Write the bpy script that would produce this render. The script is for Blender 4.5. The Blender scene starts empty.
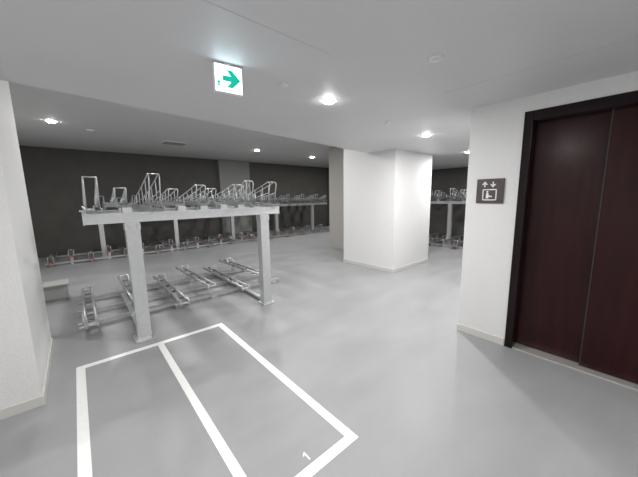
import bpy, bmesh, math
from mathutils import Vector, Matrix
S=bpy.context.scene
S.view_settings.view_transform='Standard'

# ---------------------------------------------------------------- materials
def mat(name,col,rough=.6,metal=0,noise=0,nscale=8,bump=0,bscale=200,emit=None,estr=0,spec=.5,detail=4,rvar=0,stretch=None):
    m=bpy.data.materials.new(name);m.use_nodes=True
    nt=m.node_tree;b=nt.nodes['Principled BSDF']
    b.inputs['Base Color'].default_value=(*col,1);b.inputs['Roughness'].default_value=rough
    b.inputs['Metallic'].default_value=metal;b.inputs['Specular IOR Level'].default_value=spec
    tc=nt.nodes.new('ShaderNodeTexCoord')
    if noise or rvar:
        n=nt.nodes.new('ShaderNodeTexNoise');n.inputs['Scale'].default_value=nscale;n.inputs['Detail'].default_value=detail
        src=tc.outputs['Object']
        if stretch:
            mp=nt.nodes.new('ShaderNodeMapping');mp.inputs['Scale'].default_value=stretch;mp.inputs['Rotation'].default_value=(0,0,.5)
            nt.links.new(src,mp.inputs['Vector']);src=mp.outputs['Vector']
        nt.links.new(src,n.inputs['Vector'])
        r=nt.nodes.new('ShaderNodeValToRGB');r.color_ramp.elements[0].position=.3;r.color_ramp.elements[1].position=.7
        r.color_ramp.elements[0].color=(*[c*(1-noise) for c in col],1)
        r.color_ramp.elements[1].color=(*[min(1,c*(1+noise)) for c in col],1)
        nt.links.new(n.outputs['Fac'],r.inputs['Fac']);nt.links.new(r.outputs['Color'],b.inputs['Base Color'])
        if rvar:
            mr=nt.nodes.new('ShaderNodeMapRange');mr.inputs['From Min'].default_value=.3;mr.inputs['From Max'].default_value=.7
            mr.inputs['To Min'].default_value=rough-rvar;mr.inputs['To Max'].default_value=rough+rvar
            nt.links.new(n.outputs['Fac'],mr.inputs['Value']);nt.links.new(mr.outputs['Result'],b.inputs['Roughness'])
    if bump:
        n2=nt.nodes.new('ShaderNodeTexNoise');n2.inputs['Scale'].default_value=bscale
        nt.links.new(tc.outputs['Object'],n2.inputs['Vector'])
        bp=nt.nodes.new('ShaderNodeBump');bp.inputs['Strength'].default_value=bump;bp.inputs['Distance'].default_value=.01
        nt.links.new(n2.outputs['Fac'],bp.inputs['Height']);nt.links.new(bp.outputs['Normal'],b.inputs['Normal'])
    if emit:
        b.inputs['Emission Color'].default_value=(*emit,1);b.inputs['Emission Strength'].default_value=estr
    return m
M_floor=mat('floor_vinyl',(.315,.317,.325),.46,noise=.08,nscale=1.3,bump=.02,bscale=60,detail=9,rvar=.08,stretch=(1,2.2,1),spec=.42)
M_ceil=mat('ceiling_paint',(.70,.70,.71),.5,noise=.02,nscale=1.5)
M_ceilf=mat('ceiling_far_paint',(.64,.64,.64),.6,noise=.02)
M_wall=mat('wallpaper_white',(.74,.74,.738),.7,noise=.015,nscale=45,bump=.2,bscale=90)
M_dark=mat('wall_dark_paint',(.088,.085,.077),.7,noise=.08,nscale=3)
M_mid=mat('wall_grey_paint',(.25,.25,.24),.7)
M_beige=mat('wall_beige_paint',(.46,.44,.41),.7)
M_base=mat('skirting_vinyl',(.60,.59,.56),.5)
M_line=mat('line_paint_white',(.88,.88,.87),.5,noise=.03,nscale=30)
M_galv=mat('galvanised_steel',(.64,.65,.66),.36,.85,noise=.06,nscale=25)
M_beam=mat('beam_steel_light',(.62,.63,.64),.33,.6,noise=.04,nscale=22)
M_tray=mat('tray_steel',(.22,.23,.24),.42,.75,noise=.1,nscale=20)
M_rub=mat('black_rubber',(.03,.03,.03),.6)
M_or=mat('orange_reflector',(.38,.13,.07),.5)
M_door=mat('elevator_door_brown',(.026,.0058,.007),.22,noise=.2,nscale=3,spec=.22,stretch=(6,6,.6))
M_frame=mat('elevator_frame_brown',(.010,.005,.006),.22,spec=.22)
M_sill=mat('elevator_sill_metal',(.7,.69,.67),.35,.6)
M_lamp=mat('downlight_lens',(1,1,1),.4,emit=(1,.98,.95),estr=90)
M_wh=mat('white_plastic',(.85,.85,.85),.4)
M_sign=mat('exit_sign_face',(1,1,1),.4,emit=(.72,.90,1),estr=4.5)
M_green=mat('exit_sign_green',(0,.30,.2),.4,emit=(0,.50,.36),estr=.8)
M_plate=mat('sign_plate_brown',(.075,.06,.058),.45)
M_groove=mat('ceiling_joint',(.55,.55,.55),.8)
M_box=mat('box_plastic',(.40,.40,.39),.5)
M_grille=mat('grille_grey',(.3,.3,.3),.6)

# ---------------------------------------------------------------- mesh helpers
class B:
    def __init__(s,name,mats):
        s.bm=bmesh.new();s.name=name;s.mats=mats
    def box(s,x0,x1,y0,y1,z0,z1,m=0,bev=0):
        vs=[s.bm.verts.new((x,y,z)) for x in(x0,x1) for y in(y0,y1) for z in(z0,z1)]
        fs=[]
        for q in((0,1,3,2),(4,6,7,5),(0,4,5,1),(2,3,7,6),(0,2,6,4),(1,5,7,3)):
            f=s.bm.faces.new([vs[i] for i in q]);f.material_index=m;fs.append(f)
        if bev:
            es=list({e for f in fs for e in f.edges})
            r=bmesh.ops.bevel(s.bm,geom=es,offset=bev,segments=2,affect='EDGES',profile=.5)
            for f in r['faces']:f.material_index=m
        return vs
    def tube(s,pts,r=.01,m=0,n=8):
        pts=[Vector(p) for p in pts];rings=[]
        for i,p in enumerate(pts):
            if i==0:t=pts[1]-p
            elif i==len(pts)-1:t=p-pts[i-1]
            else:t=(pts[i+1]-p).normalized()+(p-pts[i-1]).normalized()
            t.normalize()
            up=Vector((0,0,1)) if abs(t.z)<.9 else Vector((0,1,0))
            if i:
                up=prev-t*prev.dot(t)
                if up.length<1e-3:up=Vector((1,0,0))
            u=(up-t*up.dot(t)).normalized();v=t.cross(u);prev=u
            rings.append([s.bm.verts.new(p+r*(u*math.cos(2*math.pi*k/n)+v*math.sin(2*math.pi*k/n))) for k in range(n)])
        for a,b in zip(rings,rings[1:]):
            for k in range(n):
                f=s.bm.faces.new([a[k],a[(k+1)%n],b[(k+1)%n],b[k]]);f.material_index=m;f.smooth=True
        for q in(rings[0][::-1],rings[-1]):
            f=s.bm.faces.new(q);f.material_index=m
    def cyl(s,c,r,h,m=0,n=32,r2=None):
        c=Vector(c);r2=r if r2 is None else r2
        a=[s.bm.verts.new(c+Vector((r*math.cos(2*math.pi*k/n),r*math.sin(2*math.pi*k/n),0))) for k in range(n)]
        b=[s.bm.verts.new(c+Vector((r2*math.cos(2*math.pi*k/n),r2*math.sin(2*math.pi*k/n),h))) for k in range(n)]
        for k in range(n):
            f=s.bm.faces.new([a[k],a[(k+1)%n],b[(k+1)%n],b[k]]);f.material_index=m;f.smooth=True
        for q in(a[::-1],b):
            f=s.bm.faces.new(q);f.material_index=m
    def poly(s,pts,m=0):
        f=s.bm.faces.new([s.bm.verts.new(p) for p in pts]);f.material_index=m;return f
    def done(s,loc=(0,0,0),rotz=0,parent=None):
        bmesh.ops.recalc_face_normals(s.bm,faces=s.bm.faces)
        me=bpy.data.meshes.new(s.name);s.bm.to_mesh(me);s.bm.free()
        for m in s.mats:me.materials.append(m)
        o=bpy.data.objects.new(s.name,me);S.collection.objects.link(o)
        o.location=loc;o.rotation_euler=(0,0,rotz)
        if parent:o.parent=parent
        return o
def simple(name,m,*a,bev=0):
    b=B(name,[m]);b.box(*a,bev=bev);return b.done()

# ---------------------------------------------------------------- shell
ZN,ZF=2.33,2.85
XL,XR,YB,YF=-1.25,9.4,-3.0,10.3
simple('floor',M_floor,XL-.2,XR+.2,YB-.2,YF+.2,-.1,0)
simple('wall_back',M_dark,XL-.2,XR+.2,YF,YF+.2,0,ZF)
simple('wall_left',M_wall,XL-.2,XL,YB,YF,0,ZF)
simple('wall_right',M_dark,XR,XR+.2,YB,YF,0,ZF)
simple('wall_front',M_wall,XL-.2,XR+.2,YB-.2,YB,0,ZF)
simple('ceiling_far',M_ceilf,XL-.2,XR+.2,2.0,YF+.2,ZF,ZF+.1)
b=B('ceiling',[M_ceil])
P=[(XL-.2,YB-.2),(XR+.2,YB-.2),(XR+.2,5.6),(5.7,4.3),(4.7,3.78),(-.25,3.03),(XL-.2,2.88)]
lo=[b.bm.verts.new((x,y,ZN)) for x,y in P];hi=[b.bm.verts.new((x,y,ZF)) for x,y in P]
b.bm.faces.new(lo);b.bm.faces.new(hi[::-1])
for i in range(len(P)):
    j=(i+1)%len(P);b.bm.faces.new([lo[i],lo[j],hi[j],hi[i]])
b.done()
# columns
simple('wall_column_left',M_wall,XL,-.335,2.77,3.91,0,ZF)
simple('baseboard_left',M_base,XL,-.325,2.76,3.92,0,.075,bev=.003)
simple('wall_pillar',M_wall,4.52,5.86,3.08,4.40,0,ZF)
simple('baseboard_pillar',M_base,4.51,5.87,3.07,4.41,0,.075,bev=.003)
simple('wall_column_beige',M_beige,5.62,6.5,5.35,6.05,0,ZF)
simple('wall_column_back',M_mid,4.05,5.23,10.13,10.3,0,ZF)
# elevator block walls around the opening
X0,X1=3.08,5.3
simple('wall_elevator_left',M_wall,X0,X1,.781,1.23,0,ZN)
simple('wall_elevator_right',M_wall,X0,X1,-3,-.421,0,ZN)
simple('wall_elevator_header',M_wall,X0,X1,-.421,.781,2.201,ZN)
simple('wall_elevator_shaft',M_dark,3.45,X1,-.421,.781,0,2.201)
b=B('baseboard_right',[M_base]);b.box(3.07,5.3,.785,1.24,0,.075,bev=.003);b.box(3.07,3.3,-3,-.43,0,.075);b.done()
b=B('elevator_door',[M_frame,M_door,M_sill,M_rub])
b.box(3.07,3.24,.715,.78,0,2.2,0,.003);b.box(3.07,3.24,-.42,-.355,0,2.2,0,.003);b.box(3.07,3.24,-.355,.715,2.115,2.2,0,.003)
b.box(3.205,3.228,.225,.715,.012,2.115,1,.002)
b.box(3.165,3.190,-.355,.235,.012,2.115,1,.002)
b.box(3.163,3.192,.235,.243,.012,2.115,3)
b.box(3.235,3.40,-.355,.715,0,2.115,3)
b.box(3.085,3.235,-.355,.715,0,.010,2)
b.done()
# elevator pictogram sign
b=B('elevator_sign',[M_plate,M_wh])
b.box(3.064,3.079,.89,1.13,1.405,1.64,0,.004)
def sy(u,v):return (3.0625,1.13-u*.24,1.405+v*.235)
def spoly(*q):b.poly([sy(*p) for p in q],1)
def sbox(u0,u1,v0,v1):spoly((u0,v0),(u1,v0),(u1,v1),(u0,v1))
sbox(.29,.33,.66,.84);spoly((.2,.76),(.31,.9),(.42,.76),(.36,.76),(.31,.82),(.26,.76))
sbox(.59,.63,.70,.88);spoly((.5,.78),(.61,.64),(.72,.78),(.66,.78),(.61,.72),(.56,.78))
sbox(.24,.76,.12,.16);sbox(.24,.76,.54,.58);sbox(.24,.28,.12,.58);sbox(.72,.76,.12,.58)
spoly(*[(.42+.04*math.cos(k*.785),.47+.04*math.sin(k*.785)) for k in range(8)])
spoly((.37,.2),(.47,.2),(.47,.26),(.6,.26),(.6,.3),(.48,.32),(.46,.42),(.38,.42))
b.done()

# ---------------------------------------------------------------- floor markings
b=B('parking_bay_lines',[M_line])
x0,x1,y0,y1,w=-.15,1.19,1.03,3.21,.062
h0,h1=.0,.002
b.box(x0,x0+w,y0,y1,h0,h1);b.box(x1-w,x1,y0,y1,h0,h1);b.box(x0+w,x1-w,y1-w,y1,h0,h1);b.box(x0+w,x1-w,y0,y0+w,h0,h1)
b.box(.49,.49+w*.9,y0+w,y1-w,h0,h1)
ox,oy=.025,-.06
b.poly([(.835+ox,1.175+oy,.002),(.846+ox,1.175+oy,.002),(.846+ox,1.235+oy,.002),(.838+ox,1.235+oy,.002),(.82+ox,1.217+oy,.002),(.826+ox,1.211+oy,.002),(.835+ox,1.22+oy,.002)])
b.done()
# ---------------------------------------------------------------- ceiling fittings
def downlight(x,y,z,power,r=.058):
    b=B('ceiling_downlight',[M_wh,M_lamp])
    b.cyl((x,y,z-.005),r+.010,.005,0,32,r+.012)
    b.cyl((x,y,z-.018),r*.75,.013,1,32,r)
    o=b.done()
    l=bpy.data.lights.new('downlight_lamp','AREA');l.shape='DISK';l.size=r*1.5;l.energy=power;l.color=(1,.99,.975)
    lo=bpy.data.objects.new('lamp',l);S.collection.objects.link(lo);lo.location=(x,y,z-.020);lo.parent=o
for x,y,p in[(1.79,1.92,30),(3.87,2.14,37),(6.1,2.45,32),(-.35,1.0,18),(.9,-.6,16),(-.3,-1.8,13),(2.2,-1.8,12),(8.0,2.7,22)]:  # those beside and behind the camera are unseen, added to light the near end
    downlight(x,y,ZN,p)
for x,y in[(-.15,6.87),(4.2,7.6),(6.45,7.8),(.9,4.6),(3.2,4.9),(8.6,8.0)]:  # those just past the soffit are unseen, added to light the floor there
    downlight(x,y,ZF,28,.07)
def disc(name,x,y,z,r,m=M_wh):
    b=B(name,[m]);b.cyl((x,y,z-.012),r*.85,.012,0,32,r);b.cyl((x,y,z-.02),r*.5,.008,0,32,r*.6);b.done()
disc('smoke_detector',1.78,.94,ZN,.045)
disc('smoke_detector',2.83,2.05,ZN,.035)
disc('fire_sprinkler',1.28,1.86,ZN,.032)
disc('smoke_detector',.4,7.3,ZF,.08)
b=B('ceiling_vent_grille',[M_grille,M_wh])
b.box(1.75,2.3,7.6,8.0,ZF-.015,ZF,1)
for k in range(9):b.box(1.78,2.27,7.63+k*.04,7.65+k*.04,ZF-.022,ZF-.015,0)
b.done()
b=B('trim_ceiling_joints',[M_groove])
b.box(-1.2,1.25,1.318,1.321,ZN-.001,ZN);b.box(2.42,2.423,-1,1.2,ZN-.001,ZN)
b.done()
# exit sign
b=B('exit_sign',[M_wh,M_sign,M_green])
b.box(-.09,.09,0,.03,-.18,-.01,0,.004)
b.box(-.083,.083,-.002,0,-.173,-.02,1)
b.box(-.02,.02,.008,.022,-.012,.0,0)
def ep(*q):b.poly([(u,-.003,v) for u,v in q],2)
ep((-.04,-.078),(.012,-.078),(-.018,-.042),(.022,-.042),(.076,-.095),(.022,-.148),(-.018,-.148),(.012,-.112),(-.04,-.112))
ep((-.074,-.12),(-.066,-.112),(-.054,-.115),(-.058,-.135),(-.048,-.15),(-.056,-.155),(-.064,-.142),(-.074,-.16),(-.08,-.156),(-.07,-.136))
ep(*[(-.063+.006*math.cos(k*.785),-.103+.006*math.sin(k*.785)) for k in range(8)])
b.done(loc=(.82,1.8,ZN),rotz=math.radians(-6))

# ---------------------------------------------------------------- bicycle racks
RM=[M_galv,M_beam,M_tray,M_rub,M_or]
def holder(b,x,y,z,h=.36,l=.36,w=.045):
    """small wheel holder"""
    for s in(-w,w):
        b.tube([(x+s,y,z),(x+s,y,z+h*.8),(x+s,y+l*.06,z+h*.95),(x+s,y+l*.16,z+h),(x+s,y+l*.3,z+h*.9),(x+s,y+l*.8,z+h*.4),(x+s,y+l,z)],.007,0,8)
    b.tube([(x-w,y+l*.16,z+h),(x+w,y+l*.16,z+h)],.006,0,6)
def guide(b,x,y,z,h=.38,l=.95,w=.05,r=.006):
    """long wedge shaped wheel guide: curved handle at the front, rails falling to the back"""
    for s in(-w,w):
        b.tube([(x+s,y+.05,z),(x+s,y+.035,z+h*.5),(x+s,y,z+h*.88),(x+s,y+.01,z+h*.97),(x+s,y+.045,z+h),(x+s,y+.09,z+h*.96),(x+s,y+l*.35,z+h*.74),(x+s,y+l*.65,z+h*.52),(x+s,y+l*.92,z+h*.36),(x+s,y+l,z+h*.26),(x+s,y+l,z)],r,0,8)
        b.tube([(x+s,y+.035,z+h*.55),(x+s,y+l*.45,z+h*.32),(x+s,y+l,z+h*.14)],r*.75,0,6)
        for t,k in((.2,.86),(.42,.69),(.62,.54),(.82,.42)):
            b.tube([(x+s,y+l*t,z),(x+s,y+l*t,z+h*k)],r*.75,0,6)
    b.tube([(x-w,y+.045,z+h),(x+w,y+.045,z+h)],r*.9,0,6)
def tray(b,x,y0,y1,z,w=.055,mt=2,tip=None):
    b.box(x-w,x+w,y0,y1,z,z+.006,mt)
    b.box(x-w-.004,x-w+.002,y0,y1,z,z+.04,0);b.box(x+w-.002,x+w+.004,y0,y1,z,z+.04,0)
    b.box(x-w-.012,x-w+.002,y0,y1,z+.036,z+.042,0);b.box(x+w-.002,x+w+.012,y0,y1,z+.036,z+.042,0)
    b.box(x-w-.002,x+w+.002,y0-.012,y0,z-.002,z+.028,4 if tip else 2)
def rail(b,x,y0,y1,z0,z1,w=.05):
    """low open rail : two C sections joined by slats, rising a little to the front"""
    for s in(-w,w):
        b.tube([(x+s,y0,z0-.02),(x+s,y0+.03,z0+.03),(x+s,y1,z1+.02)],.017,0,8)
    n=9
    for k in range(n):
        t=(k+.5)/n;y=y0+(y1-y0)*t;z=z0+(z1-z0)*t
        b.box(x-w,x+w,y-.035,y+.035,z-.004,z+.004,2 if k%2 else 0)
    b.tube([(x-w,y0+.01,z0+.01),(x+w,y0+.01,z0+.01)],.016,0,8)
def post(b,x,y,h,w=.07):
    b.box(x-w,x+w,y-w*.8,y-w*.8+.012,.012,h,1)
    b.box(x-w,x-w+.012,y-w*.8+.012,y+w*.8,.012,h,1);b.box(x+w-.012,x+w,y-w*.8+.012,y+w*.8,.012,h,1)
    b.box(x-w,x-w+.04,y+w*.8,y+w*.8+.01,.012,h,1);b.box(x+w-.04,x+w,y+w*.8,y+w*.8+.01,.012,h,1)
    b.box(x-w*1.5,x+w*1.5,y-w*1.5,y+w*1.6,0,.012,0,.002)
    for s in(-1,1):
        for t in(-1,1):b.cyl((x+s*w*1.25,y+t*w*1.25,.012),.012,.014,0,6)
    b.box(x-w-.006,x+w+.006,y-w*.8-.006,y+w,h-.08,h-.02,0)
    for dz in(-.065,-.035):
        for s in(-.6,.6):b.cyl((x+s*w,y-w*.8-.01,h+dz),.008,.008,0,6)
# near two-tier rack
b=B('bicycle_rack',RM)
YR=3.42;ZB=1.36
b.box(.05,2.16,YR-.045,YR-.037,ZB-.09,ZB,1);b.box(.05,2.16,YR-.037,YR+.045,ZB-.008,ZB,1);b.box(.05,2.16,YR-.037,YR+.045,ZB-.09,ZB-.082,1)
b.box(.05,2.16,YR-.055,YR-.045,ZB-.018,ZB+.004,1);b.box(.05,2.16,YR-.055,YR-.045,ZB-.094,ZB-.076,1)
b.box(.04,.05,YR-.05,YR+.05,ZB-.10,ZB+.005,1);b.box(2.16,2.17,YR-.05,YR+.05,ZB-.10,ZB+.005,1)
post(b,.42,YR,ZB-.09,.062);post(b,1.93,YR,ZB-.09,.062)
for x,h,o,l in[(.13,.33,.02,.8),(.39,.20,.35,.6),(.66,.38,.02,1.1),(.90,.19,.3,.8),(1.14,.23,.05,.9),(1.38,.20,.35,.8),(1.60,.24,.05,.9),(1.82,.34,.15,.5),(2.07,.32,-.03,1.0)]:
    z=ZB+.012+(.04 if h<.3 else 0)
    b.box(x-.04,x+.04,YR-.05,YR+.06,ZB,z,0)
    tray(b,x,YR-.08+o*.5,YR+1.55+o*.5,z)
    guide(b,x,YR-.04+o,z+.006,h=h,l=l)
    b.box(x-.1,x+.1,YR+.98+o,YR+1.02+o,z-.02,z,0)
b.box(.05,2.16,YR+.9,YR+.95,ZB-.05,ZB+.0,1)
for x in(.42,1.93):
    b.box(x-.03,x+.03,YR,YR+.95,ZB-.1,ZB-.05,1)
# lower tier
YL=4.0
for y in(YL+.14,YL+.62,YL+1.22):
    b.box(-.12,2.62,y,y+.045,.03,.07,0)
for x in(-.08,.42,.95,1.45,1.93,2.5):
    for y in(YL+.16,YL+1.24):
        b.box(x-.04,x+.04,y-.04,y+.04,0,.03,0)
for x in(.42,1.93):b.box(x-.03,x+.03,YR+.06,YL+1.2,.02,.05,1)
for i,x in enumerate([0.0,.48,.98,1.40,1.86,2.25]):
    up=i%2
    yy=YL-.1+(.16 if up else 0);z0=.10+(.10 if up else 0);z1=.09+(.06 if up else 0)
    rail(b,x,yy,yy+1.75,z0,z1)
    for y in(YL+.16,YL+1.24):b.box(x-.03,x+.03,y-.02,y+.02,.06,z1,0)
    b.tube([(x-.05,yy+1.25,z1),(x-.05,yy+1.35,z1+.13),(x+.05,yy+1.35,z1+.13),(x+.05,yy+1.25,z1)],.008,0,8)
    if not up:
        b.tube([(x-.07,yy+.1,z0),(x-.07,yy+.15,z0+.1),(x-.07,yy+.4,z0+.06),(x-.07,yy+.5,z0)],.008,0,8)
b.done()
# long rack builder (local: x along, fronts at y=0)
def longrack(L,loc,rot,xup=0.0,zb=1.22):
    b=B('bicycle_rack',RM)
    b.box(0,L,.15,.19,.03,.07,0);b.box(0,L,1.2,1.24,.03,.07,0)
    k=0;x=.1
    while x<L-.05:
        b.box(x-.03,x+.03,.15,.19,0,.03,0);b.box(x-.03,x+.03,1.2,1.24,0,.03,0)
        up=k%2;z=.075+(.1 if up else 0)
        tray(b,x,0.05*up,1.45,z,mt=0,tip=True)
        if up:b.box(x-.03,x+.03,.16,.2,.07,z,0);b.box(x-.03,x+.03,1.2,1.24,.07,z,0)
        holder(b,x,.1+.1*up,z,h=.14,l=.4)
        if x>xup+.1:
            z=zb+.02+(.0 if up else .05)
            tray(b,x,.3,1.48,z);guide(b,x,.35+.15*up,z,h=.34 if up else .24,l=.8,r=.009)
            b.box(x-.03,x+.03,.42,.5,zb,z,0)
        k+=1;x+=.36
    b.box(xup,L,.42,.5,zb-.08,zb,1)
    x=xup+.15
    while x<L:
        post(b,x,.46,zb-.08,.05);x+=1.75
    b.done(loc=loc,rotz=rot)
longrack(8.9,(-.65,8.6,0),0,xup=.95)
longrack(3.2,(7.75,5.6,0),-math.pi/2,xup=0,zb=1.3)
# utility box near the left column
b=B('utility_box',[M_box,M_base])
b.box(-.62,-.22,5.6,5.9,.03,.23,0,.012);b.box(-.64,-.20,5.58,5.92,.23,.255,0,.006);b.box(-.58,-.26,5.63,5.87,0,.03,1)
b.done()

# ---------------------------------------------------------------- world + camera
w=bpy.data.worlds.new('world');S.world=w;w.use_nodes=True
w.node_tree.nodes['Background'].inputs[0].default_value=(.8,.85,.9,1);w.node_tree.nodes['Background'].inputs[1].default_value=.3
c=bpy.data.cameras.new('camera');c.sensor_width=36;c.lens=281/638*36;c.clip_start=.02
co=bpy.data.objects.new('camera',c);S.collection.objects.link(co)
R=Matrix.Rotation(math.radians(-40.7),4,'Z')@Matrix.Rotation(math.radians(90-8.6),4,'X')@Matrix.Rotation(-.015,4,'Z')
co.matrix_world=Matrix.Translation((0,0,1.5))@R
S.camera=co
